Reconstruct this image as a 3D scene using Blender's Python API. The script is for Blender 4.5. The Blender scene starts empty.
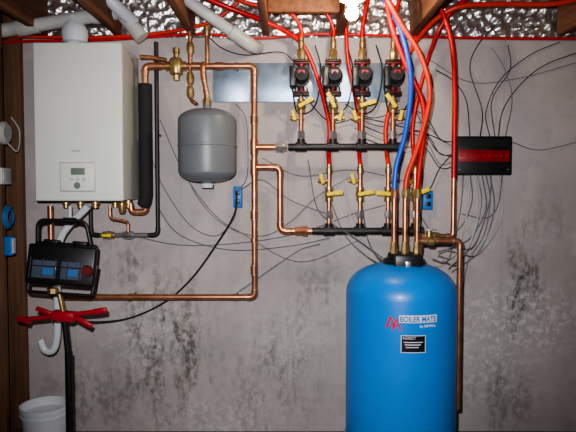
import bpy, bmesh, math, random
from mathutils import Vector, Matrix, noise
random.seed(4)
# ---------------------------------------------------------------- survey helper
F=580.0; D=3.3; CZ=1.39; PITCH=math.radians(2.5)
cp,sp=math.cos(PITCH),math.sin(PITCH)
def W(px,py,d=0.0):
    u=(px-288)/F; v=(216-py)/F
    t=(D-d)/(cp+v*sp)
    return Vector((u*t,-d,CZ+t*(-sp+v*cp)))
sc=bpy.context.scene
def link(o,parent=None):
    sc.collection.objects.link(o)
    if parent: o.parent=parent
    return o
def group(name):
    e=bpy.data.objects.new(name,None); e.empty_display_size=.05
    return link(e)
# ---------------------------------------------------------------- materials
def mat(name,col,rough=.5,metal=0,col2=None,nscale=8,bump=0,bscale=60,emit=None,estr=0,coat=0,lo=.35,hi=.65,spec=None):
    m=bpy.data.materials.new(name); m.use_nodes=True
    nt=m.node_tree; b=nt.nodes['Principled BSDF']
    b.inputs['Base Color'].default_value=(*col,1)
    b.inputs['Roughness'].default_value=rough
    b.inputs['Metallic'].default_value=metal
    if coat: b.inputs['Coat Weight'].default_value=coat
    if spec is not None: b.inputs['Specular IOR Level'].default_value=spec
    tc=nt.nodes.new('ShaderNodeTexCoord')
    if col2:
        n=nt.nodes.new('ShaderNodeTexNoise'); n.inputs['Scale'].default_value=nscale; n.inputs['Detail'].default_value=6
        r=nt.nodes.new('ShaderNodeValToRGB')
        r.color_ramp.elements[0].position=lo; r.color_ramp.elements[1].position=hi
        r.color_ramp.elements[0].color=(*col,1); r.color_ramp.elements[1].color=(*col2,1)
        nt.links.new(tc.outputs['Object'],n.inputs['Vector'])
        nt.links.new(n.outputs['Fac'],r.inputs['Fac']); nt.links.new(r.outputs['Color'],b.inputs['Base Color'])
    if bump:
        n=nt.nodes.new('ShaderNodeTexNoise'); n.inputs['Scale'].default_value=bscale; n.inputs['Detail'].default_value=4
        bp=nt.nodes.new('ShaderNodeBump'); bp.inputs['Strength'].default_value=bump; bp.inputs['Distance'].default_value=.01
        nt.links.new(tc.outputs['Object'],n.inputs['Vector'])
        nt.links.new(n.outputs['Fac'],bp.inputs['Height']); nt.links.new(bp.outputs['Normal'],b.inputs['Normal'])
    if emit:
        b.inputs['Emission Color'].default_value=(*emit,1); b.inputs['Emission Strength'].default_value=estr
    return m
M={}
M['white']=mat('white_enamel',(.84,.86,.79),.35,0,(.80,.82,.75),3,coat=.2)
M['offwhite']=mat('grey_plastic',(.55,.56,.52),.4)
M['side']=mat('shaded_white_enamel',(.50,.50,.44),.45)  # white enamel darkened: shade on the boiler's side is put into the colour
M['lcd']=mat('lcd',(.20,.24,.20),.2)
M['pvc']=mat('pvc',(.58,.58,.56),.35,0,(.46,.45,.43),9)
M['pvcw']=mat('pvc_white',(.66,.69,.73),.35)
M['copper']=mat('copper',(.72,.33,.18),.34,.82,(.34,.145,.08),18,lo=.32,hi=.8)
M['solder']=mat('solder',(.55,.50,.46),.4,.8)
M['brass']=mat('brass',(.62,.44,.19),.35,.8,(.36,.24,.10),30)
M['silver']=mat('nickel',(.6,.6,.6),.3,.9)
M['iron']=mat('black_iron',(.012,.012,.014),.45,.1,(.026,.024,.024),20)
M['foam']=mat('black_foam',(.016,.016,.018),.8,0,bump=.3)
M['tankgrey']=mat('grey_paint',(.16,.175,.185),.4,0,(.19,.205,.215),6)
M['blue']=mat('blue_tank_paint',(.003,.22,.72),.38,0,(.004,.25,.78),2,coat=.1)
M['pexr']=mat('red_pex',(.66,.012,.010),.35,0,(.52,.010,.010),5,spec=.35)
M['pexo']=mat('orange_pex',(.78,.040,.012),.35,0,(.68,.03,.012),5,spec=.35)
M['pexb']=mat('blue_pex',(.012,.09,.58),.35)
M['yellow']=mat('yellow_vinyl',(.95,.70,.01),.45,spec=.3)
M['pumpred']=mat('pump_maroon',(.14,.008,.008),.5,0,(.08,.007,.007),20)
M['black']=mat('black_plastic',(.010,.010,.012),.4)
M['redglow']=mat('red_lens',(.26,.006,.010),.35)
M['redpaint']=mat('red_paint',(.42,.010,.025),.4)
M['wire']=mat('grey_wire',(.16,.16,.175),.5)
M['wiredk']=mat('black_cable',(.015,.015,.017),.5)
M['wirew']=mat('white_wire',(.50,.50,.50),.5)
M['bluebox']=mat('blue_box',(.02,.18,.55),.45)
M['bluetape']=mat('blue_cord',(.03,.16,.42),.6)
M['glass']=mat('work_glass',(.09,.12,.17),.18,.1)
M['galv']=mat('galvanised',(.36,.47,.58),.38,.7,(.26,.35,.45),12,bump=.08,bscale=4)
M['label_white']=mat('label_white',(.75,.78,.8),.5)
M['label_red']=mat('label_red',(.6,.02,.05),.5)
M['bulb']=mat('lit_bulb',(1,1,1),.5,emit=(1,.86,.66),estr=400)
M['porcelain']=mat('porcelain',(.7,.68,.64),.3)
M['wood']=mat('joist_wood',(.30,.115,.042),.7,0,(.18,.065,.028),7)
M['stud']=mat('stud_wood',(.20,.095,.048),.75,0,(.12,.058,.03),9)
M['osb']=mat('osb',(.12,.065,.04),.8,0,(.07,.04,.026),18)
M['floor']=mat('concrete_floor',(.22,.21,.20),.85,0,(.15,.145,.14),4,bump=.2)
for k in('wood','stud'):
    nt=M[k].node_tree
    tc=[n for n in nt.nodes if n.type=='TEX_COORD'][0]; nz=[n for n in nt.nodes if n.type=='TEX_NOISE'][0]
    mp=nt.nodes.new('ShaderNodeMapping'); mp.inputs['Scale'].default_value=(6,.5,6) if k=='wood' else (6,6,.4)
    nt.links.new(tc.outputs['Object'],mp.inputs['Vector']); nt.links.new(mp.outputs['Vector'],nz.inputs['Vector'])
M['foil']=mat('foil',(.86,.86,.86),.30,.92,(.70,.69,.66),30,bump=.5,bscale=45)
def wall_mat():
    m=bpy.data.materials.new('poured_concrete'); m.use_nodes=True
    nt=m.node_tree; N=nt.nodes; L=nt.links; b=N['Principled BSDF']; b.inputs['Roughness'].default_value=.8
    b.inputs['Specular IOR Level'].default_value=.3
    tc=N.new('ShaderNodeTexCoord')
    def nz(scale,detail=8,stretch=None,rough=.6):
        n=N.new('ShaderNodeTexNoise'); n.inputs['Scale'].default_value=scale; n.inputs['Detail'].default_value=detail; n.inputs['Roughness'].default_value=rough
        if stretch:
            mp=N.new('ShaderNodeMapping'); mp.inputs['Scale'].default_value=stretch
            L.new(tc.outputs['Object'],mp.inputs['Vector']); L.new(mp.outputs['Vector'],n.inputs['Vector'])
        else: L.new(tc.outputs['Object'],n.inputs['Vector'])
        return n.outputs['Fac']
    def ramp(inp,a,bb,ca=0,cb=1):
        r=N.new('ShaderNodeMapRange'); r.inputs[1].default_value=a; r.inputs[2].default_value=bb; r.inputs[3].default_value=ca; r.inputs[4].default_value=cb
        L.new(inp,r.inputs[0]); return r.outputs[0]
    def mul(a,bb):
        x=N.new('ShaderNodeMath'); x.operation='MULTIPLY'
        for i,s in enumerate((a,bb)):
            if isinstance(s,(int,float)): x.inputs[i].default_value=s
            else: L.new(s,x.inputs[i])
        return x.outputs[0]
    def blob(c,rx,rz):
        mp=N.new('ShaderNodeMapping'); mp.vector_type='POINT'
        mp.inputs['Location'].default_value=(-c.x/rx,0,-c.z/rz); mp.inputs['Scale'].default_value=(1/rx,0,1/rz)
        ln=N.new('ShaderNodeVectorMath'); ln.operation='LENGTH'
        L.new(tc.outputs['Object'],mp.inputs['Vector']); L.new(mp.outputs['Vector'],ln.inputs[0])
        return ramp(ln.outputs['Value'],1.0,.35)
    def mix(fac,a,bb):
        x=N.new('ShaderNodeMix'); x.data_type='RGBA'
        L.new(fac,x.inputs[0])
        for i,s in((6,a),(7,bb)):
            if isinstance(s,tuple): x.inputs[i].default_value=(*s,1)
            else: L.new(s,x.inputs[i])
        return x.outputs[2]
    c=mix(ramp(nz(1.6),.35,.65),(.42,.37,.36),(.51,.46,.445))
    c=mix(mul(ramp(nz(14),.5,.72),.35),c,(.32,.285,.275))
    c=mix(mul(ramp(nz(5,10),.56,.66),.35),c,(.60,.56,.545))
    streak=ramp(nz(6,8,(1.6,1,.5),.7),.44,.57)
    fine=ramp(nz(30,8,(1,1,.7)),.40,.56)
    for (px,py,rx,rz,s) in((168,350,.38,.58,.92),(118,262,.28,.18,.6),(85,395,.38,.32,.5),(275,380,.32,.46,.55),(318,300,.20,.44,.42),(522,285,.15,.40,.95),(500,400,.3,.3,.5),(548,230,.2,.3,.25)):
        c=mix(mul(mul(mul(blob(W(px,py),rx,rz),streak),fine),s),c,(.085,.09,.065))
    # smooth darker zones low on the wall, broken up by noise
    dark_noise=ramp(nz(2.6,5,None,.5),.40,.62)
    for (px,py,rx,rz,s) in((150,370,.75,.5,.30),(300,380,.45,.5,.30),(520,400,.5,.35,.25)):
        c=mix(mul(mul(blob(W(px,py),rx,rz),dark_noise),s),c,(.19,.185,.18))
    wh=ramp(nz(26,10,None,.75),.50,.57)
    for (px,py,rx,rz,s) in((520,320,.5,.30,.6),(480,375,.4,.25,.4),(150,330,.3,.35,.4),(225,420,.5,.2,.3),(290,340,.3,.3,.25)):
        c=mix(mul(mul(blob(W(px,py),rx,rz),wh),s),c,(.72,.72,.74))
    sx=N.new('ShaderNodeSeparateXYZ'); L.new(tc.outputs['Object'],sx.inputs[0])
    fr=N.new('ShaderNodeMath'); fr.operation='PINGPONG'; fr.inputs[1].default_value=.305
    L.new(sx.outputs['X'],fr.inputs[0])
    c=mix(mul(ramp(fr.outputs[0],.007,.0),.3),c,(.27,.24,.24))
    L.new(c,b.inputs['Base Color'])
    bp=N.new('ShaderNodeBump'); bp.inputs['Strength'].default_value=.3; bp.inputs['Distance'].default_value=.01
    L.new(nz(25,8),bp.inputs['Height']); L.new(bp.outputs['Normal'],b.inputs['Normal'])
    return m
M['wall']=wall_mat()
# ---------------------------------------------------------------- mesh tools
def mesh_obj(name,verts,faces,material,parent=None,smooth=True,sharp=.6):
    me=bpy.data.meshes.new(name); me.from_pydata([tuple(v) for v in verts],[],faces); me.update()
    bm=bmesh.new(); bm.from_mesh(me); bmesh.ops.recalc_face_normals(bm,faces=bm.faces); bm.to_mesh(me); bm.free()
    me.materials.append(M[material] if isinstance(material,str) else material)
    if smooth:
        me.polygons.foreach_set('use_smooth',[True]*len(me.polygons)); me.set_sharp_from_angle(angle=sharp)
    o=bpy.data.objects.new(name,me); return link(o,parent)
def sweep(name,path,r,material,parent=None,seg=12):
    path=[Vector(p) for p in path]
    q=[path[0]]
    for p in path[1:]:
        if (p-q[-1]).length>1e-5: q.append(p)
    path=q; n=len(path)
    T=[]
    for i in range(n):
        a=path[max(i-1,0)]; b=path[min(i+1,n-1)]; T.append((b-a).normalized())
    up=Vector((0,1,0)) if abs(T[0].y)<.9 else Vector((1,0,0))
    nrm=(up-T[0]*up.dot(T[0])).normalized()
    vs=[];fs=[]
    for i in range(n):
        nrm=(nrm-T[i]*nrm.dot(T[i])).normalized(); bn=T[i].cross(nrm)
        rr=r[i] if isinstance(r,list) else r
        for k in range(seg):
            a=2*math.pi*k/seg; vs.append(path[i]+(nrm*math.cos(a)+bn*math.sin(a))*rr)
    for i in range(n-1):
        for k in range(seg):
            fs.append((i*seg+k,i*seg+(k+1)%seg,(i+1)*seg+(k+1)%seg,(i+1)*seg+k))
    fs.append(tuple(range(seg))[::-1]); fs.append(tuple((n-1)*seg+k for k in range(seg)))
    return mesh_obj(name,vs,fs,material,parent,sharp=1.0)
def roundp(pts,rad,n=6):
    out=[pts[0]]; arcs=[]
    for i in range(1,len(pts)-1):
        a,b,c=pts[i-1],pts[i],pts[i+1]
        l=min(rad,(a-b).length*.48,(c-b).length*.48)
        p=b+(a-b).normalized()*l; q=b+(c-b).normalized()*l
        arc=[(1-t)**2*p+2*(1-t)*t*b+t*t*q for t in [k/n for k in range(n+1)]]
        out+=arc; arcs.append((p+(a-p).normalized()*.012,arc,q+(c-q).normalized()*.012))
    out.append(pts[-1]); return out,arcs
def catmull(pts,n=8):
    P=[pts[0]*2-pts[1]]+pts+[pts[-1]*2-pts[-2]]; out=[]
    for i in range(1,len(P)-2):
        for k in range(n):
            t=k/n; a,b,c,d=P[i-1],P[i],P[i+1],P[i+2]
            out.append(.5*((2*b)+(c-a)*t+(2*a-5*b+4*c-d)*t*t+(3*b-a-3*c+d)*t**3))
    out.append(pts[-1]); return out
def pp(pts,d=.14):
    out=[];prev=None
    for p in pts:
        dd=p[2] if len(p)>2 else d
        w=W(p[0],p[1],dd)
        if prev is not None:
            q,pw=prev
            if abs(p[0]-q[0])<=1: w.x=pw.x
            if abs(p[1]-q[1])<=1 and abs(dd-(q[2] if len(q)>2 else d))<1e-6: w.z=pw.z
        out.append(w); prev=(p,w)
    return out
def pipe(name,pts,r,material,parent,d=.14,bend=.03,fit=True,raw=False,fmat=None):
    w=[Vector(p) for p in pts] if raw else pp(pts,d)
    path,arcs=roundp(w,bend)
    o=sweep(name,path,r,material,parent,14)
    if fit:
        for i,(p,arc,q) in enumerate(arcs):
            sweep(name+'_elbow_%d'%(i+1),[p]+arc+[q],r*1.16,fmat or material,parent,14)
            if material=='copper':
                for j,(e1,e2) in enumerate(((p,arc[0]),(q,arc[-1]))):
                    dv=(e1-e2).normalized()
                    sweep(name+'_solder_%d_%d'%(i+1,j+1),[e1,e1+dv*.003],r*1.12,'solder',parent,14)
    return w
def hose(name,pts,r,material,parent=None,d=.14,n=8,raw=False,seg=10):
    w=[Vector(p) for p in pts] if raw else [W(p[0],p[1],p[2] if len(p)>2 else d) for p in pts]
    return sweep(name,catmull(w,n),r,material,parent,seg)
def rod(name,a,b,r,material,parent,seg=16):
    return sweep(name,[a,b],r,material,parent,seg)
def lathe(name,prof,origin,material,parent=None,axis='Z',seg=40,sharp=.6):
    vs=[];fs=[];n=len(prof)
    for (r,h) in prof:
        for k in range(seg):
            a=2*math.pi*k/seg; x,y=max(r,1e-5)*math.cos(a),max(r,1e-5)*math.sin(a)
            v=Vector((x,y,h)) if axis=='Z' else (Vector((x,-h,y)) if axis=='Y' else Vector((h,x,y)))
            vs.append(Vector(origin)+v)
    for i in range(n-1):
        for k in range(seg): fs.append((i*seg+k,i*seg+(k+1)%seg,(i+1)*seg+(k+1)%seg,(i+1)*seg+k))
    fs.append(tuple(range(seg))); fs.append(tuple((n-1)*seg+k for k in range(seg)))
    return mesh_obj(name,vs,fs,material,parent,sharp=sharp)
def box(name,c,s,material,parent=None,bev=0,rot=None,seg=2):
    bm=bmesh.new(); bmesh.ops.create_cube(bm,size=1)
    bmesh.ops.scale(bm,vec=Vector(s),verts=bm.verts)
    if bev: bmesh.ops.bevel(bm,geom=bm.edges[:],offset=bev,segments=seg,affect='EDGES',profile=.5)
    mt=Matrix.Translation(Vector(c))
    if rot: mt=mt@rot
    bmesh.ops.transform(bm,matrix=mt,verts=bm.verts)
    me=bpy.data.meshes.new(name); bm.to_mesh(me); bm.free()
    me.materials.append(M[material])
    if bev:
        me.polygons.foreach_set('use_smooth',[True]*len(me.polygons)); me.set_sharp_from_angle(angle=.9)
    o=bpy.data.objects.new(name,me); return link(o,parent)
def RY(a): return Matrix.Rotation(a,4,'Y')
def RX(a): return Matrix.Rotation(a,4,'X')
def RZ(a): return Matrix.Rotation(a,4,'Z')
# ---------------------------------------------------------------- room
XL=-1.49; XR=2.6; YF=-4.6; ZT=W(288,39,0).z; ZS=ZT+.24
box('wall_back',((XL+XR)/2,.1,ZS/2),(XR-XL+.4,.2,ZS),'wall')
box('wall_right',(XR+.1,YF/2,ZS/2),(.2,-YF,ZS),'wall')
box('wall_front',((XL+XR)/2,YF-.1,ZS/2),(XR-XL+.4,.2,ZS),'wall')
box('floor',((XL+XR)/2,YF/2,-.05),(XR-XL+.6,-YF+.4,.1),'floor')
box('ceiling',((XL+XR)/2,YF/2,ZS+.02),(XR-XL+.6,-YF+.4,.04),'wood')
g=group('wall_left')
box('sheathing',(XL-.12,YF/2,ZS/2),(.02,-YF,ZS),'osb',g)
for i,y in enumerate([-.022,-.26,-.66,-1.07,-1.47,-1.88,-2.3,-2.7,-3.1,-3.5,-3.9,-4.3]):
    box('stud_%d'%(i+1),(XL-.045,y,ZS/2-.02),(.09,.04,ZS-.04),'stud',g,bev=.002)
box('bottom_plate',(XL-.045,YF/2,.02),(.09,-YF,.04),'stud',g)
g=group('ceiling_joists')
BD=.70
bulbx=W(352,15,BD).x
for k in(-4,-3,-2,-1,0,1,3,4,5):
    x=bulbx+k*.406
    if XL<x<XR-.03: box('joist_%d'%(k+5),(x,YF/2-.02,ZT+.12),(.038,-YF-.08,.236),'wood',g,bev=.002)
box('blocking',(bulbx-.203,-.30,ZT+.14),(.366,.038,.17),'wood',g,bev=.002)
# crumpled foil facing on the rim between the joists
vs=[];fs=[];nx,nz_=300,20
for j in range(nz_+1):
    for i in range(nx+1):
        x=XL+(XR-XL)*i/nx; z=ZT+.003+(ZS-ZT-.006)*j/nz_
        y=-.010-.018*abs(noise.noise(Vector((x*6,z*8,0))))-.014*noise.cell(Vector((x*55,z*55,3)))
        vs.append((x,y,z))
for j in range(nz_):
    for i in range(nx): a=j*(nx+1)+i; fs.append((a,a+1,a+nx+2,a+nx+1))
mesh_obj('foil_rim_insulation',vs,fs,'foil',smooth=True,sharp=3.1)
# ---------------------------------------------------------------- boiler
g=group('wall_hung_boiler')
tl=W(32,42,.36); br=W(123,201,.36)
cx=(tl.x+br.x)/2; cz=(tl.z+br.z)/2; bw=br.x-tl.x; bh=tl.z-br.z
box('chassis',(cx,-.16,cz),(bw-.006,.30,bh-.008),'side',g,bev=.004)
box('front_cover',(cx,-.335,cz),(bw,.05,bh),'white',g,bev=.010,seg=3)
p=W(78,177,.36)
box('control_pod',(p.x,-.364,p.z),(.18,.014,.15),'offwhite',g,bev=.006)
box('control_pod_face',(p.x,-.371,p.z),(.17,.006,.14),'white',g,bev=.003)
box('control_display',(p.x+.005,-.375,p.z+.028),(.07,.004,.035),'lcd',g,bev=.001)
for i in range(3):
    lathe('control_button_%d'%(i+1),[(.0,0),(.009,0),(.009,.004),(0,.005)],(p.x-.025+i*.03,-.373,p.z-.012),'offwhite',g,'Y',16)
lathe('pressure_gauge',[(.0,0),(.017,0),(.017,.006),(.014,.007),(0,.007)],(p.x+.002,-.373,p.z-.043),'lcd',g,'Y',24)
q=W(76,151,.36); box('badge',(q.x,-.361,q.z),(.045,.003,.012),'offwhite',g)
for i,(bx,bd) in enumerate(((-.15,.14),(-.05,.2),(.03,.2),(.1,.08),(.19,.14))):
    lathe('bottom_port_%d'%(i+1),[(0,0),(.022,0),(.022,-.02),(.016,-.022),(.016,-.04),(0,-.04)],(cx+bx,-bd,cz-bh/2),'brass',g,'Z',18)
rod('vent_collar',Vector((W(75,40,.2).x,-.2,cz+bh/2-.006)),Vector((W(75,40,.2).x,-.2,cz+bh/2+.03)),.05,'white',g,24)
btop=cz+bh/2; bbot=cz-bh/2
# vent piping
g=group('pvc_vent_pipe')
vx=W(75,40,.2).x
lathe('boot',[(.045,.03),(.062,.04),(.068,.075),(.066,.10),(.05,.135),(.036,.16),(.036,.17)],(vx,-.2,btop),'pvcw',g)
sweep('run',[W(-25,35,.2),W(112,13,.2)],.036,'pvc',g,20)
sweep('coupling',[W(18,28.5,.2),W(38,25,.2)],.043,'pvc',g,20)
sweep('coupling_2',[W(93,16,.2),W(113,13,.2)],.043,'pvc',g,20)
pth,_=roundp([W(111,13,.2),W(121,11,.2),W(142,38,.2)],.05); sweep('elbow',pth,.040,'pvc',g,18)
pth,_=roundp([W(96,-14,.34),W(120,10,.28),W(134,22,.2)],.05); sweep('branch',pth,.033,'pvcw',g,18)
g=group('pvc_air_intake_pipe')
a=W(168,-14,.42); b=W(246,42,.22)
sweep('run',[a,b],.030,'pvc',g,20)
dr=(b-a).normalized()
sweep('hub',[b-dr*.10,b-dr*.02],.037,'pvc',g,20)
pth,_=roundp([b-dr*.03,b+dr*.03,Vector((b.x+.05,-.02,b.z+.02))],.05); sweep('elbow',pth,.036,'pvc',g,18)
# ---------------------------------------------------------------- copper main
R=.0165
g=group('copper_supply_piping')
pipe('supply',[(145,90),(145,66),(254,66),(254,297),(52,297),(52,206)],R,'copper',g)
pipe('supply_upper',[(140,57),(150,57),(166,60)],.011,'copper',g,d=.18,fit=False)
for i,(x,y) in enumerate(((157,66),(219,66),(196,66))): 
    c=W(x,y,.14); sweep('coupling_%d'%(i+1),[c-Vector((.022,0,0)),c+Vector((.022,0,0))],R*1.25,'copper',g,16)
for i,(y) in enumerate((120,215,270)):
    c=W(254,y,.14); sweep('riser_coupling_%d'%(i+1),[c-Vector((0,0,.022)),c+Vector((0,0,.022))],R*1.22,'copper',g,16)
    for s in(-1,1): sweep('solder_ring',[c+Vector((0,0,s*.022)),c+Vector((0,0,s*.026))],R*1.14,'solder',g,16)
for i,(x,y) in enumerate(((236,66),(254,240),(236,297),(130,297))):
    c=pp([(x,y)])[0]
    lathe('hanger_plate_%d'%(i+1),[(0,0),(.014,0),(.014,.004),(0,.004)],(c.x,0,c.z),'solder',g,'Y',16)
    rod('hanger_rod_%d'%(i+1),Vector((c.x,0,c.z)),Vector((c.x,-.14,c.z)),.005,'iron',g,8)
    sweep('hanger_ring_%d'%(i+1),[c-Vector((.008,0,0)),c+Vector((.008,0,0))] if y!=240 else [c-Vector((0,0,.008)),c+Vector((0,0,.008))],R*1.2,'copper',g,16)
g=group('insulated_return_pipe')
pipe('copper_core',[(145,94),(145,212),(131,212),(131,203)],R*.95,'copper',g)
c=W(145,84,.14); e=W(145,196,.14); e.x=c.x
rod('foam_sleeve',c,e,.036,'foam',g,20)
sweep('foam_tail',catmull([e+Vector((0,0,.01)),e+Vector((-.005,-.01,-.03)),e+Vector((-.02,-.02,-.055))],5),[.036]*9+[.03]*2,'foam',g,16)
g=group('air_separator')
c=W(176,66,.14)
lathe('body',[(.0,-.075),(.016,-.075),(.018,-.05),(.034,-.04),(.038,-.015),(.038,.025),(.03,.04),(.014,.046),(.014,.07),(.018,.072),(.018,.095),(.006,.1),(0,.1)],c,'brass',g,'Z',28)
rod('union_left',c-Vector((.055,0,0)),c-Vector((.02,0,0)),.025,'brass',g,8)
rod('union_right',c+Vector((.02,0,0)),c+Vector((.055,0,0)),.025,'brass',g,8)
# expansion tank
g=group('expansion_tank')
c=W(207,145.5,.20); 
rt=.153; hh=.195
prof=[(0,-hh-.012),(.025,-hh-.012),(.03,-hh)]
for k in range(1,9):
    a=math.pi/2*k/8; prof.append((.03+(rt-.03)*math.sin(a),-hh+.06*(1-math.cos(a))))
prof+=[(rt,-.008),(rt+.003,-.004),(rt+.003,.004),(rt,.008)]
for k in range(0,9):
    a=math.pi/2*k/8; prof.append((.02+(rt-.02)*math.cos(a),hh-.065+.065*math.sin(a)))
prof+=[(.02,hh+.02),(0,hh+.02)]
lathe('shell',prof,c,'tankgrey',g,'Z',48,.35)
lathe('air_valve_cap',[(0,-hh-.03),(.03,-hh-.03),(.034,-hh-.008),(0,-hh-.008)],c,'label_white',g)
ct=c
g=group('expansion_tank_piping')
top=ct.z+hh+.02; x0=ct.x-.02
zt=pp([(200,66)])[0].z
pipe('drop',[Vector((x0,-.14,zt)),Vector((x0,-.2,zt)),Vector((x0,-.2,zt-.06)),Vector((ct.x,-.2,top+.05)),Vector((ct.x,-.2,top-.01))],.013,'copper',g,raw=True,bend=.02)
lathe('union',[(0,0),(.022,0),(.022,.03),(.016,.034),(.016,.05),(0,.05)],(ct.x,-.2,top),'brass',g,'Z',8)
pipe('fill_riser',[(190,66),(190,30),(190,8)],.011,'copper',g)
pipe('vent_riser',[(207,66),(207,34)],.011,'copper',g)
pipe('fill_branch',[(190,66,.16),(190,100,.16),(197,104,.18)],.009,'copper',g,fit=True)
c=W(207,36,.14); lathe('air_vent',[(0,0),(.018,0),(.02,.01),(.02,.05),(.008,.055),(0,.06)],c,'brass',g,'Z',18)
for i,y in enumerate((48,92,78)):
    c=W(190,y,.14 if i==0 else .16); lathe('fill_fitting_%d'%(i+1),[(0,-.03),(.015,-.03),(.02,-.015),(.02,.015),(.015,.03),(0,.03)],c,'brass',g,'Z',8)
# ---------------------------------------------------------------- ball valves
def ball_valve(c,r=.016,side=1,ang=.5,mt='yellow'):
    g=group('ball_valve')
    lathe('body',[(0,-.038),(r*1.35,-.038),(r*1.35,-.022),(r*1.1,-.02),(r*1.55,-.008),(r*1.55,.008),(r*1.1,.02),(r*1.35,.022),(r*1.35,.038),(0,.038)],c,'brass',g,'Z',12)
    rod('stem',c,c+Vector((0,-.045,0)),.007,'silver',g,10)
    rt=RY(-side*ang); dv=rt@Vector((side,0,0))
    hx=c+Vector((0,-.048,0))+dv*.024
    box('lever',hx,(.078,.007,.019),mt,g,bev=.002,rot=rt)
    box('lever_grip',hx+dv*.025+Vector((0,-.002,0)),(.046,.011,.024),mt,g,bev=.003,rot=rt)
    return g
def drain_cock(c,side):
    g=group('drain_cock')
    s=side
    lathe('body',[(0,0),(.010,0),(.010,s*.03),(.013,s*.032),(.013,s*.05),(.009,s*.052),(.009,s*.062),(0,s*.062)],c,'brass',g,'X',10)
    box('handle',c+Vector((side*.04,-.02,.012)),(.018,.009,.055),'yellow',g,bev=.002,rot=RY(.25*side))
    rod('stem',c+Vector((side*.04,0,0)),c+Vector((side*.04,-.02,0)),.005,'brass',g,8)
# ---------------------------------------------------------------- headers
UZ=W(340,147,.14).z; LZ=W(360,231,.14).z
def header(xs,z,xa,xb):
    g=group('iron_header')
    rod('barrel',Vector((xa,-.14,z)),Vector((xb,-.14,z)),.019,'iron',g,18)
    for i,x in enumerate(xs):
        rod('tee_%d'%(i+1),Vector((x-.03,-.14,z)),Vector((x+.03,-.14,z)),.026,'iron',g,18)
        rod('tee_neck_%d'%(i+1),Vector((x,-.14,z)),Vector((x,-.14,z+.042)),.021,'iron',g,16)
    rod('end_cap',Vector((xb-.01,-.14,z)),Vector((xb+.022,-.14,z)),.026,'iron',g,8)
    for x in (xa+.05,xb-.03):
        rod('wall_bracket',Vector((x,0,z)),Vector((x,-.14,z)),.008,'iron',g,8)
    return g
PX=[W(p,100,.14).x for p in(301,333,362,393)]
RXs=[W(p,190,.14).x for p in(329,360,388,415)]
header(PX,UZ,W(288,147,.14).x,W(398,147,.14).x)
header(RXs,LZ,W(312,231,.14).x,W(419,231,.14).x)
g=group('copper_branch_piping')
x0=W(254,150,.14).x
pipe('upper_branch',[Vector((x0,-.14,UZ)),Vector((W(286,147,.14).x,-.14,UZ))],R,'copper',g,raw=True)
rod('upper_tee',Vector((x0,-.14,UZ-.04)),Vector((x0,-.14,UZ+.04)),R*1.25,'copper',g)
lathe('upper_union',[(0,-.03),(.026,-.03),(.026,0),(.03,0),(.03,.012),(.022,.014),(.022,.03),(0,.03)],(W(281,147,.14).x,-.14,UZ),'silver',g,'X',8)
z1=W(254,167,.14).z; x1=W(280,190,.14).x
pipe('lower_branch',[Vector((x0,-.14,z1)),Vector((x1,-.14,z1)),Vector((x1,-.14,LZ)),Vector((W(312,231,.14).x,-.14,LZ))],R,'copper',g,raw=True,bend=.035)
rod('lower_tee',Vector((x0,-.14,z1-.04)),Vector((x0,-.14,z1+.04)),R*1.25,'copper',g)
lathe('lower_adapter',[(0,-.04),(.022,-.04),(.022,0),(.027,0),(.027,.03),(0,.03)],(W(302,231,.14).x,-.14,LZ),'copper',g,'X',8)
# ---------------------------------------------------------------- pumps
PZ=W(340,78,.14).z
def pump(x,i):
    g=group('circulator_pump')
    c=Vector((x,-.14,PZ))
    lathe('volute',[(0,-.028),(.036,-.028),(.048,-.018),(.05,.0),(.048,.02),(.052,.022),(.052,.034),(0,.034)],c,'iron',g,'Y',32)
    rod('neck',c-Vector((0,0,.072)),c+Vector((0,0,.072)),.021,'pumpred',g,18)
    lathe('motor',[(.04,.034),(.04,.06),(.043,.062),(.043,.068),(.04,.07),(.04,.08),(.043,.082),(.043,.088),(.04,.09),(.04,.105),(.034,.118),(.012,.12),(.012,.125),(0,.125)],c,'foam',g,'Y',32)
    box('terminal_box',c+Vector((-.045,-.075,-.01)),(.035,.07,.105),'black',g,bev=.005)
    box('name_plate',c+Vector((0,-.1205,.010)),(.034,.003,.016),'redpaint',g)
    for s in(-1,1):
        z=c.z+s*.078
        box('flange_%s'%('top' if s>0 else 'bottom'),(x,-.14,z),(.085,.044,.012),'pumpred',g,bev=.004)
        box('mating_flange_%s'%('top' if s>0 else 'bottom'),(x,-.14,z+s*.0125),(.085,.044,.012),'iron',g,bev=.004)
        for t in(-1,1): rod('bolt',Vector((x+t*.032,-.14,z-.018)),Vector((x+t*.032,-.14,z+.032*1)),.0055,'silver',g,6)
    g2=group('zone_supply_riser')
    ztop=W(x*F/3.16+288,38,.14).z
    rod('upper_tube',Vector((x,-.14,PZ+.09)),Vector((x,-.14,ztop)),.0125,'copper',g2,14)
    lathe('flow_check',[(0,-.03),(.018,-.03),(.022,-.018),(.022,.018),(.018,.03),(0,.03)],(x,-.14,PZ+.125),'brass',g2,'Z',8)
    lathe('pex_adapter',[(0,-.03),(.017,-.03),(.017,0),(.014,.004),(.014,.02),(0,.02)],(x,-.14,ztop-.02),'brass',g2,'Z',12)
    rod('lower_tube',Vector((x,-.14,PZ-.09)),Vector((x,-.14,UZ+.02)),.0125,'copper',g2,14)
    lathe('lower_adapter',[(0,-.02),(.019,-.02),(.019,.02),(.0,.02)],(x,-.14,UZ+.065),'silver',g2,'Z',8)
    ball_valve(Vector((x,-.14,W(300,106,.14).z)),side=-1 if i%2 else 1,ang=(.5,1.1,.3,.9)[i])
    drain_cock(Vector((x,-.14,W(300,118,.14).z)),-1 if i%2==0 else 1)
    return ztop
tops=[pump(x,i) for i,x in enumerate(PX)]
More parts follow.
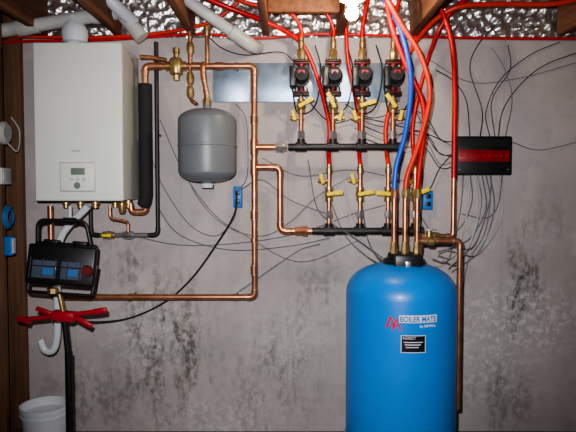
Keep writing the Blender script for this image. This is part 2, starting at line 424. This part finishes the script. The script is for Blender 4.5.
for i,x in enumerate(RXs):
    g=group('zone_return_riser')
    za=W(300,168,.14).z
    rod('tube',Vector((x,-.14,LZ+.02)),Vector((x,-.14,za)),.0115,'copper',g,14)
    lathe('pex_adapter',[(0,-.03),(.017,-.03),(.017,0),(.014,.004),(.014,.02),(0,.02)],(x,-.14,za),'brass',g,'Z',12)
    lathe('balancing_fitting',[(0,-.02),(.017,-.02),(.02,0),(.017,.02),(0,.02)],(x,-.14,LZ+.09),'silver',g,'Z',8)
    ball_valve(Vector((x,-.14,W(300,194,.14).z)),side=(1,1,-1,1)[i],ang=(.15,.2,.1,.4)[i])
    drain_cock(Vector((x,-.14,W(300,181,.14).z)),(-1,-1,1,-1)[i])
# ---------------------------------------------------------------- PEX
def xz(x,z,d): return Vector((x,-d,z))
PR=.0115
def pexp(pts,end,mt='pexr',r=PR,name='pex_tube'):
    w=[W(*p) for p in pts]+end
    return hose(name,w,r,mt,None,raw=True,n=9)
zr=[W(300,y,.09).z for y in(120,150,165)]
def retend(i): 
    x=RXs[i]; return [xz(x,zr[0],.085),xz(x,zr[1],.085),xz(x,W(300,166,.14).z,.14)]
pexp([(178,-14,.3),(225,6,.28),(266,22,.22),(298,40,.12),(314,68,.085)],retend(0),'pexr',.0125)
pexp([(335,-14,.15),(345,20,.1),(348,60,.085)],retend(1),'pexr')
pexp([(620,-14,.30),(560,3,.30),(500,4,.30),(455,8,.28),(425,30,.2),(404,65,.1)],retend(2),'pexo',.0125)
pexp([(500,-22,.22),(462,2,.22),(440,28,.18),(425,70,.09)],retend(3),'pexr')
def supend(i): return [xz(PX[i],tops[i]+.05,.14),xz(PX[i],tops[i]-.01,.14)]
pexp([(200,-20,.2),(245,2,.2),(288,12,.18)],supend(0),'pexo')
pexp([(262,-20,.2),(300,-4,.2),(325,12,.16)],supend(1),'pexr')
pexp([(380,-24,.16),(368,0,.15)],supend(2),'pexr')
pexp([(415,-26,.16),(400,-2,.15)],supend(3),'pexr')
TD=.45
zj=W(400,190,TD).z
tx=[W(p,225,TD).x for p in(394,405,417)]
pexp([(366,-22,.40),(388,4,.41),(402,34,.43),(411,80,.45),(406,130,.45)],[xz(tx[0]+.01,zj+.12,TD),xz(tx[0],zj,TD)],'pexb',.013)
pexp([(376,-22,.50),(400,22,.48),(421,56,.47),(430,95,.46),(420,140,.45)],[xz(tx[1]+.012,zj+.08,TD),xz(tx[1],zj,TD)],'pexo',.013)
pexp([(384,-22,.42),(390,20,.42),(404,60,.41),(424,110,.42)],[xz(tx[2]+.01,zj+.09,.44),xz(tx[2],zj,TD)],'pexr',.013)
xr=W(454,150,.3).x
pexp([(424,-22,.3),(442,12,.3),(452,45,.3)],[xz(xr,W(454,90,.3).z,.3),xz(xr,W(454,140,.3).z,.3),xz(xr,W(454,178,.3).z,.3)],'pexr',.013)
hose('pex_tube',[(-20,43,.05),(40,41,.05),(100,40,.05),(150,37,.05),(200,34,.05),(260,38,.05),(320,34,.05),(400,36,.05),(480,38,.05),(600,39,.05)],.0075,'pexr')
hose('pex_tube',[(-20,37,.09),(40,37,.08),(105,37,.08),(160,33,.08),(210,22,.1),(240,0,.12),(250,-16,.14)],.0085,'pexo')
# ---------------------------------------------------------------- sheet metal backboard
g=group('sheet_metal_backing')
for i,(a,b) in enumerate(((213,250),(251,325),(326,400))):
    p=W(a,63,.01);q=W(b,102,.01)
    box('panel_%d'%(i+1),((p.x+q.x)/2,-.006,(p.z+q.z)/2),(q.x-p.x,.012,p.z-q.z),'galv',g,bev=.002)
# ---------------------------------------------------------------- gas pipe
g=group('gas_pipe')
w=pipe('line',[(156,42),(156,235),(91,235),(91,206)],.0115,'iron',g,d=.09,fit=True)
c=W(112,235,.09)
rod('brass_section',c-Vector((.06,0,0)),c+Vector((.20,0,0)),.0125,'silver',g,14)
lathe('gas_cock',[(0,-.03),(.02,-.03),(.02,-.01),(.024,0),(.02,.01),(.02,.03),(0,.03)],c+Vector((-.02,0,0)),'brass',g,'X',8)
lathe('gas_union',[(0,-.03),(.018,-.03),(.024,-.01),(.024,.01),(.018,.03),(0,.03)],c+Vector((.09,0,0)),'silver',g,'X',8)
box('gas_cock_lever',c+Vector((-.02,-.035,0)),(.05,.008,.014),'yellow',g,bev=.002)
rod('wall_clip',Vector((w[1].x,0,1.7)),Vector((w[1].x,-.09,1.7)),.007,'iron',g,8)
g=group('boiler_drain_piping')
pipe('drain',[(110,206,.22),(110,218,.22),(128,222,.16),(128,232,.16)],.008,'copper',g,bend=.015)
pipe('condensate_line',[(70,206,.26),(70,222,.26),(60,232,.26)],.009,'pvcw',g,bend=.02,fit=False)
c=W(122,206,.18); lathe('relief_valve',[(0,-.04),(.014,-.04),(.02,-.02),(.02,.015),(.012,.02),(.012,.035),(0,.035)],c,'brass',g,'Z',12)
# ---------------------------------------------------------------- water heater tank
g=group('indirect_water_heater')
tc_=W(400.5,350,TD); TX=tc_.x; TR=.270; TY=-TD
zt=W(402,262,TD).z; zb=.10
prof=[(0,zb-.02),(TR-.06,zb-.02),(TR-.03,zb)]
for k in range(1,7):
    a=math.pi/2*k/6; prof.append((TR-.03+.03*math.sin(a),zb+.05*(1-math.cos(a))))
H=.155
prof.append((TR,zt-H))
for k in range(1,15):
    a=math.pi/2*k/14; ca,sa=math.cos(a),math.sin(a)
    prof.append((TR*ca**.8,zt-H+H*sa**.95))
lathe('shell',prof,(TX,TY,0),'blue',g,'Z',72,.5)
lathe('base_ring',[(TR-.09,0),(TR-.045,0),(TR-.045,.085),(TR-.09,.085)],(TX,TY,0),'black',g,'Z',48)
lathe('lower_seam',[(TR+.0005,.0),(TR+.003,.004),(TR+.003,.01),(TR+.0005,.014)],(TX,TY,.17),'blue',g,'Z',72)
cxp=W(404,266,TD).x
lathe('top_flange',[(0,-.03),(.105,-.03),(.105,.014),(.098,.022),(.085,.024),(.08,.05),(.0,.05)],(cxp,TY,zt-.005),'black',g,'Z',12)
box('aquastat_cover',(cxp,TY-.075,zt+.002),(.13,.06,.085),'black',g,bev=.006)
box('aquastat_screw_plate',(cxp,TY-.106,zt+.0),(.025,.004,.03),'silver',g,bev=.001)
def cyl_pt(a,z,off=.0015): return Vector((TX+(TR+off)*math.sin(a),TY-(TR+off)*math.cos(a),z))
def a_for(px):
    best=None
    for k in range(-1200,1200):
        a=k/1000; p=cyl_pt(a,1,0); x=288+F*p.x/(p.y+D)
        e=abs(x-px)
        if best is None or e<best[0]: best=(e,a)
    return best[1]
def z_for(px,py):
    a=a_for(px); y=cyl_pt(a,1,0).y; return W(px,py,-y).z
def wrap(name,pts2,mt,faces,off=.0015):
    return mesh_obj(name,[cyl_pt(x,z,off) for x,z in pts2],faces,mt,g,smooth=False)
def patch(name,pxa,pxb,pya,pyb,mt,off=.0012):
    a,b=a_for(pxa),a_for(pxb); z1=z_for((pxa+pxb)/2,pya); z2=z_for((pxa+pxb)/2,pyb); n=12
    pts=[(a+(b-a)*i/n,z) for z in(z1,z2) for i in range(n+1)]
    return wrap(name,pts,mt,[(i,i+1,n+2+i,n+1+i) for i in range(n)],off)
def text(name,s,pxa,pxb,pya,pyb,mt,off=.002,bold=.0,shear=0):
    cu=bpy.data.curves.new(name,'FONT'); cu.body=s; cu.size=1; cu.offset=bold; cu.shear=shear
    o=bpy.data.objects.new(name+'_tmp',cu); link(o)
    bpy.context.view_layer.update()
    me=bpy.data.meshes.new_from_object(o.evaluated_get(bpy.context.evaluated_depsgraph_get()))
    bpy.data.objects.remove(o)
    xs=[v.co.x for v in me.vertices]; ys=[v.co.y for v in me.vertices]
    a,b=a_for(pxa),a_for(pxb); z1=z_for((pxa+pxb)/2,pya); z2=z_for((pxa+pxb)/2,pyb)
    for v in me.vertices:
        u=(v.co.x-min(xs))/(max(xs)-min(xs)); w=(v.co.y-min(ys))/(max(ys)-min(ys))
        v.co=cyl_pt(a+(b-a)*u,z2+(z1-z2)*w,off)
    me.materials.clear(); me.materials.append(M[mt])
    return link(bpy.data.objects.new(name,me),g)
patch('label_band',400,438,315.5,323,'label_white',.0010)
text('label_text','BOILER MATE',401,437,316.6,322.2,'bluebox',.0022,.03)
text('label_subtext','by AMTROL',421,437,324.5,328,'label_white',.002,.02)
def chev(name,x0,x1,xm,y0,y1,t):
    A=[(x0,y1),(xm-t*.4,y0),(xm+t*.4,y0),(x1,y1),(x1-t,y1),(xm,y0+t*1.2),(x0+t,y1)]
    pts=[(a_for(x),z_for(390,y)) for x,y in A]
    wrap(name,pts,'label_red',[(0,1,5,6),(1,2,5),(2,3,4,5)],.0018)
chev('emblem_1',386,397,391.5,316,328,2.4)
chev('emblem_2',392,403,397.5,318,330,2.0)
patch('emblem_bar',390,401,324.5,326,'label_red',.002)
patch('rating_plate',402,427,335.5,353,'label_white',.0010)
patch('rating_plate_ink',402.7,426.3,336.2,352.3,'black',.0016)
text('rating_title','INDIRECT',404,417,337,339.5,'label_white',.0022)
for i,y in enumerate((342,344.5,347)):
    patch('rating_line_%d'%i,405+i,424-i*2,y,y+.9,'label_white',.0022)
g=group('water_heater_piping')
zz=zt+.035
for i,x in enumerate(tx):
    rod('riser_%d'%(i+1),Vector((x,-TD,zz)),Vector((x,-TD,zj-.01)),.0135,'copper',g,16)
    lathe('union_%d'%(i+1),[(0,0),(.02,0),(.02,.03),(.017,.032),(.017,.06),(0,.06)],(x,-TD,zz+.005),'brass',g,'Z',8)
    lathe('pex_adapter_%d'%(i+1),[(0,-.035),(.017,-.035),(.017,0),(.014,.01),(0,.01)],(x,-TD,zj-.005),'brass' if i else 'copper',g,'Z',10)
zh=W(430,241,TD).z
xe=TX+TR+.018
zend=W(459,409,TD).z
pipe('relief_discharge',[Vector((tx[2]+.0,-TD,zh)),Vector((xe,-TD,zh)),Vector((xe,-TD,zend))],.0135,'copper',g,raw=True,bend=.02)
lathe('relief_valve',[(0,-.035),(.018,-.035),(.018,-.01),(.026,-.005),(.026,.02),(.015,.028),(.015,.04),(0,.04)],(W(429,240,TD).x,-TD,zh),'brass',g,'X',14)
rod('relief_valve_bonnet',Vector((W(429,240,TD).x,-TD,zh)),Vector((W(429,240,TD).x,-TD,zh+.05)),.015,'brass',g,12)
box('relief_lever',(W(432,232,TD).x,-TD,zh+.055),(.045,.01,.005),'silver',g,bev=.001)
pipe('circuit_line',[xz(xr,W(454,176,.3).z,.3),xz(xr,W(454,236,.3).z,.3),xz(tx[2]+.03,W(454,236,.3).z,.3),xz(tx[2]+.03,W(454,236,.3).z,.38),xz(tx[2]+.03,zt+.04,.38),xz(cxp+.04,zt-.02,.42)],.012,'copper',g,raw=True,bend=.02)
lathe('mixing_fitting',[(0,-.04),(.017,-.04),(.022,-.02),(.022,.02),(.017,.04),(0,.04)],xz((xr+tx[2])/2,W(454,236,.3).z,.3),'brass',g,'X',10)
# ---------------------------------------------------------------- controller
g=group('zone_relay_controller')
p=W(456,136,.09);q=W(512,175,.09)
cx_,cz_=(p.x+q.x)/2,(p.z+q.z)/2; w_,h_=q.x-p.x,p.z-q.z
box('housing',(cx_,-.045,cz_),(w_,.09,h_),'black',g,bev=.01,seg=3)
box('cover_recess',(cx_,-.091,cz_-.002),(w_*.9,.004,h_*.30),'redglow',g,bev=.001)
for i in range(7):
    box('vent_rib_%d'%(i+1),(cx_,-.092,cz_+h_*.25+i*.006),(w_*.86,.004,.0028),'iron',g)
for i in range(9):
    box('indicator_%d'%(i+1),(cx_-w_*.40+i*w_*.10,-.0935,cz_),(.016,.002,.012),'redpaint',g)
for s in(-1,1): lathe('screw_%d'%(s+2),[(0,0),(.005,0),(.005,.003),(0,.003)],(cx_+s*w_*.43,-.09,cz_-h_*.36),'silver',g,'Y',10)
# ---------------------------------------------------------------- boxes on wall
def jbox(px,py,w=.05,h=.12):
    g=group('electrical_junction_box'); c=W(px,py,.02)
    box('box',(c.x,-.022,c.z),(w,.044,h),'bluebox',g,bev=.004)
    box('cover',(c.x,-.046,c.z),(w*.8,.004,h*.8),'bluebox',g,bev=.001)
    for s in(-1,1):
        box('receptacle_%d'%(s+2),(c.x,-.049,c.z+s*h*.2),(w*.5,.006,h*.22),'black',g,bev=.001)
    return c
jbox(238,197); jbox(427,200,.055,.11)
g=group('wall_outlet')
c=W(8,176,.30)
box('box',(XL+.012,-.27,c.z),(.024,.11,.085),'pvcw',g,bev=.004)
box('face',(XL+.026,-.27,c.z),(.005,.08,.06),'offwhite',g,bev=.001)
g=group('electrical_switch_box')
c=W(10,242,.25)
box('box',(XL+.02,-.245,c.z-.02),(.04,.05,.10),'bluebox',g,bev=.004)
box('cover',(XL+.042,-.245,c.z-.02),(.004,.04,.08),'pvcw',g,bev=.001)
g=group('cord_coil')
c=W(12,217,.24)
for i in range(4):
    rr=.058-i*.006
    pts=[Vector((XL+.02+.004*i,-.26+.9*rr*math.cos(a),c.z+rr*math.sin(a))) for a in [2*math.pi*k/24 for k in range(25)]]
    sweep('loop_%d'%(i+1),pts,.006,'bluetape',g,8)
rod('hook',Vector((XL,-.26,c.z+.05)),Vector((XL+.045,-.26,c.z+.056)),.004,'silver',g,8)
g=group('thermostat_dial')
c=W(10,133,.26)
lathe('body',[(0,0),(.06,0),(.06,.018),(.045,.03),(0,.03)],(XL,-.26,c.z),'offwhite',g,'X',28)
hose('cord',[Vector((XL+.02,-.25,c.z-.05)),Vector((XL+.05,-.2,c.z-.09)),Vector((XL+.04,-.15,c.z+.02)),Vector((XL+.02,-.2,c.z+.09))],.004,'wirew',g,raw=True)
# ---------------------------------------------------------------- cables
def cable(pts,r=.0028,mt='wire',d=.02,name='electrical_cable'):
    hose(name,[(p[0],p[1],p[2] if len(p)>2 else d) for p in pts],r,mt,None,n=7,seg=6)
cable([(237,192,.05),(234,215,.08),(216,245,.05),(192,278,.04),(165,302,.03),(130,318,.03),(95,322,.2),(70,318,.35)],.0055,'wiredk')
cable([(238,203,.05),(232,222,.04),(215,236,.02),(190,225,.015),(165,190,.015),(152,160,.015)],.003,'wire')
cable([(238,190,.05),(246,180,.02),(248,160,.02),(246,120,.02),(236,104,.02)],.003,'wire')
cable([(156,205,.02),(180,235,.015),(230,250,.015),(290,246,.015),(330,238,.015)],.0034,'wire')
cable([(130,235,.04),(180,245,.015),(240,243,.015),(300,233,.015),(350,215,.015),(385,205,.02)],.0032,'wire')
cable([(160,120,.015),(185,175,.015),(215,215,.015),(245,235,.015),(300,262,.015),(360,240,.015)],.003,'wire')
cable([(178,150,.015),(196,195,.015),(226,226,.015),(262,236,.015),(290,222,.015),(318,196,.015),(352,176,.015)],.003,'wire')
cable([(240,190,.05),(262,180,.03),(290,200,.015),(330,215,.015)],.0034,'wire')
cable([(236,292,.02),(280,262,.015),(330,236,.015),(365,230,.05)],.0026,'wirew')
cable([(236,294,.02),(270,270,.02),(300,250,.02),(320,244,.04)],.0034,'wire')
cable([(262,158,.02),(300,176,.015),(350,170,.015),(400,180,.015),(424,192,.05)],.003,'wire')
cable([(330,200,.02),(345,235,.05),(365,255,.1),(383,266,.35)],.004,'wire')
cable([(362,205,.03),(368,240,.08),(378,258,.3),(388,264,.45)],.004,'wire')
cable([(345,180,.03),(352,222,.05),(370,248,.15),(386,262,.38)],.004,'wirew')
cable([(308,160,.03),(316,205,.05),(330,222,.08),(352,236,.2),(372,250,.3),(388,262,.42)],.0035,'wire')
cable([(470,175,.06),(472,200,.04),(462,225,.03),(440,240,.03),(420,215,.03),(415,205,.04)],.0035,'wire')
cable([(478,175,.06),(482,205,.03),(474,240,.02),(450,262,.02),(430,268,.1)],.0032,'wirew')
cable([(486,175,.06),(490,200,.03),(484,235,.02),(468,262,.02),(462,300,.02)],.0032,'wire')
cable([(494,175,.06),(500,195,.03),(494,225,.02),(478,248,.02)],.0032,'wirew')
cable([(502,175,.06),(498,205,.03),(486,218,.02),(462,214,.02)],.0034,'wire')
cable([(474,175,.06),(478,215,.05),(466,250,.04),(448,268,.2)],.0036,'wirew')
cable([(482,175,.06),(486,208,.04),(472,236,.03),(456,246,.1),(438,252,.3)],.0036,'wire')
cable([(490,175,.06),(494,210,.03),(480,250,.02),(452,272,.06)],.0034,'wire')
for i in range(6):
    x=463+i*7; e=(432+5*i, 262-3*i+random.uniform(-6,6), .25)
    cable([(x,174,.06),(x+random.uniform(-2,6),198,.04),(x-4+random.uniform(-8,8),226,.04),((x+e[0])/2,e[1]+2,.10),e],.003,('wire','wirew')[i%2])
for i in range(5):
    y=112+i*8
    cable([(456,142+i*6,.05),(440,y+20+random.uniform(-6,10),.035),(425,y+4,.03),(404,y+random.uniform(-5,8),.03),(372+i*6,y+6,.03),(345+i*3,y-8,.04)],.0028,('wiredk','wire')[i%2])
cable([(498,138,.06),(503,110,.02),(520,85,.015),(545,65,.015),(585,50,.015)],.0028,'wiredk')
cable([(480,138,.06),(482,110,.02),(470,70,.02),(478,45,.03),(500,20,.04)],.003,'wiredk')
cable([(490,138,.06),(486,112,.02),(500,80,.015),(530,55,.015),(560,42,.02)],.0026,'wiredk')
cable([(495,138,.06),(492,100,.02),(510,70,.015),(508,45,.02)],.0024,'wiredk')
cable([(470,138,.06),(466,100,.02),(452,80,.02),(436,70,.05)],.0028,'wiredk')
cable([(505,138,.06),(512,100,.02),(505,70,.02),(492,48,.02)],.0024,'wire')
cable([(456,150,.05),(440,168,.03),(432,185,.03),(427,192,.05)],.0035,'wiredk')
cable([(456,158,.05),(436,150,.03),(420,120,.03),(410,95,.1)],.0026,'wiredk')
cable([(512,142,.05),(540,150,.015),(585,140,.015)],.0024,'wire')
cable([(430,60,.02),(470,82,.015),(520,78,.015),(585,60,.015)],.0024,'wire')
for i,x in enumerate((301,333,362,393)):
    cable([(x-9,88,.20),(x-4,112,.10),(x+8,112,.05),(x+16,100,.05),(x+20,70,.04),(x+14,45,.05)],.0038,'wiredk')
cable([(301,92,.18),(330,122,.05),(360,118,.04),(395,125,.04),(430,135,.04),(456,148,.04)],.003,'wiredk')
cable([(148,60,.02),(160,85,.02),(176,120,.015),(178,150,.015)],.0024,'wirew')
cable([(207,35,.14),(222,48,.05),(245,55,.03),(280,52,.03),(295,62,.03)],.003,'wiredk')
# ---------------------------------------------------------------- lamp
g=group('light_bulb')
lathe('lamp_holder',[(0,.0),(.055,.0),(.055,-.012),(.035,-.02),(.028,-.03),(0,-.03)],(bulbx,-BD,ZT),'porcelain',g,'Z',28)
lathe('bulb',[(0,-.028),(.013,-.03),(.015,-.038),(.026,-.056),(.029,-.070),(.026,-.083),(.017,-.094),(0,-.098)],(bulbx,-BD,ZT),'bulb',g,'Z',24)
# ---------------------------------------------------------------- work light
g=group('work_light')
DW=.5
c=W(63,263,DW)
rot=RY(math.radians(4))@RX(math.radians(-8))
def L(x,y,z): return c+(rot@Vector((x,y,z,)))
box('housing_back',L(0,.03,0),(.30,.06,.20),'black',g,bev=.015,rot=rot)
box('housing_rim',L(0,-.01,-.01),(.33,.04,.19),'black',g,bev=.012,rot=rot)
box('lens_1',L(-.075,-.033,-.035),(.115,.006,.085),'glass',g,bev=.002,rot=rot)
box('lens_2',L(.055,-.033,-.035),(.10,.006,.085),'glass',g,bev=.002,rot=rot)
box('warning_label_1',L(-.055,-.037,-.045),(.05,.002,.03),'bluetape',g,rot=rot)
box('warning_label_2',L(.065,-.037,-.045),(.045,.002,.03),'bluetape',g,rot=rot)
for i in range(5):
    rod('guard_wire_%d'%(i+1),L(-.14+i*.06,-.042,-.08),L(-.14+i*.06,-.042,.02),.0025,'iron',g,6)
rod('guard_wire_across',L(-.15,-.044,-.02),L(.13,-.044,-.02),.0025,'iron',g,6)
lathe('tilt_knob',[(0,0),(.025,0),(.03,.01),(.025,.03),(0,.03)],L(.135,-.03,-.03),'pumpred',g,'Y',12)
for s in(-1,1):
    box('junction_cap_%d'%(s+2),L(s*.07,.02,.10),(.07,.05,.02),'black',g,bev=.004,rot=rot)
pth,_=roundp([L(-.14,.02,.08),L(-.145,.0,.20),L(.09,.0,.21),L(.12,.02,.09)],.04)
sweep('handle',pth,.010,'black',g,12)
pth,_=roundp([L(-.02,.0,.205),L(.04,.0,.208)],.01); sweep('handle_grip',pth,.016,'black',g,12)
pth,_=roundp([L(-.16,.02,0),L(-.165,.02,-.15),L(.15,.02,-.15),L(.16,.02,0)],.02)
sweep('yoke',pth,.009,'black',g,12)
b0=W(64,316,DW)
rod('mount_screw',L(-.01,.02,-.15),b0,.012,'brass',g,12)
lathe('mount_nut',[(0,-.012),(.028,-.012),(.028,.012),(0,.012)],L(-.035,.0,-.135),'brass',g,'Z',8)
a=W(20,320,DW-.02); e=W(104,311,DW+.02)
sweep('cross_bar',[a,e],.012,'redpaint',g,14)
box('clamp_block',b0,(.11,.05,.05),'redpaint',g,bev=.008,rot=RY(.1))
for i,(p,s) in enumerate(((a,1),(e,-1))):
    box('wing_%d'%(i+1),p+Vector((s*.02,0,0)),(.07,.02,.028),'redpaint',g,bev=.006,rot=RY(.25*s+.1))
box('wing_3',W(84,322,DW+.03),(.09,.018,.024),'redpaint',g,bev=.006,rot=RY(.5))
box('wing_4',W(44,311,DW+.03),(.08,.018,.022),'redpaint',g,bev=.006,rot=RY(.35))
hub=Vector((b0.x+.02,-DW,.20))
rod('pole_upper',b0,Vector((hub.x,hub.y,.55)),.014,'black',g,14)
rod('pole_lower',Vector((hub.x,hub.y,.60)),Vector((hub.x,hub.y,.13)),.019,'black',g,14)
for i in range(3):
    an=math.radians(90+120*i+20)
    ft=hub+Vector((math.cos(an)*.28,math.sin(an)*.28,-.19))
    if ft.x<XL+.03: ft.x=XL+.03
    rod('leg_%d'%(i+1),hub,ft,.010,'redpaint',g,10)
# ---------------------------------------------------------------- condensate trap and bucket
g=group('condensate_trap')
hose('trap_tube',[(88,206,.3),(62,235,.28),(57,265,.27)]+[(57,300,.26),(57,335,.26),(53,350,.26),(45,350,.26),(40,340,.26)],.019,'pvcw',g,seg=14)
lathe('trap_nut',[(0,-.02),(.027,-.02),(.027,.02),(0,.02)],W(57,318,.26),'pvcw',g,'Z',10)
g=group('bucket')
c=W(45,404,.24); zt_=c.z
lathe('pail',[(0,.0),(.10,.0),(.122,zt_-.02),(.128,zt_-.02),(.128,zt_),(.120,zt_),(.098,.008),(0,.008)],(c.x,-.24,0),'pvcw',g,'Z',40)
lathe('rib',[(.121,zt_-.05),(.127,zt_-.05),(.127,zt_-.045),(.121,zt_-.045)],(c.x,-.24,0),'pvcw',g,'Z',40)
# ---------------------------------------------------------------- lights and camera
ld=bpy.data.lights.new('camera_flash','SPOT'); ld.energy=300; ld.shadow_soft_size=.02; ld.color=(.98,.97,1)
ld.spot_size=math.radians(82); ld.spot_blend=1.0
lo=bpy.data.objects.new('camera_flash',ld); lo.location=(-.07,-D+.03,CZ+.12)
lo.rotation_euler=(math.radians(88),0,-math.radians(1)); link(lo)
w=bpy.data.worlds.new('World'); sc.world=w; w.use_nodes=True
w.node_tree.nodes['Background'].inputs[0].default_value=(.7,.8,1,1); w.node_tree.nodes['Background'].inputs[1].default_value=.05
cam=bpy.data.cameras.new('Camera'); co=bpy.data.objects.new('Camera',cam); link(co)
cam.sensor_width=36; cam.lens=36*F/576; cam.clip_start=.01
co.location=(0,-D,CZ); co.rotation_euler=(math.pi/2-PITCH,0,0); sc.camera=co
try: sc.view_settings.look='AgX - Medium High Contrast'
except Exception: pass
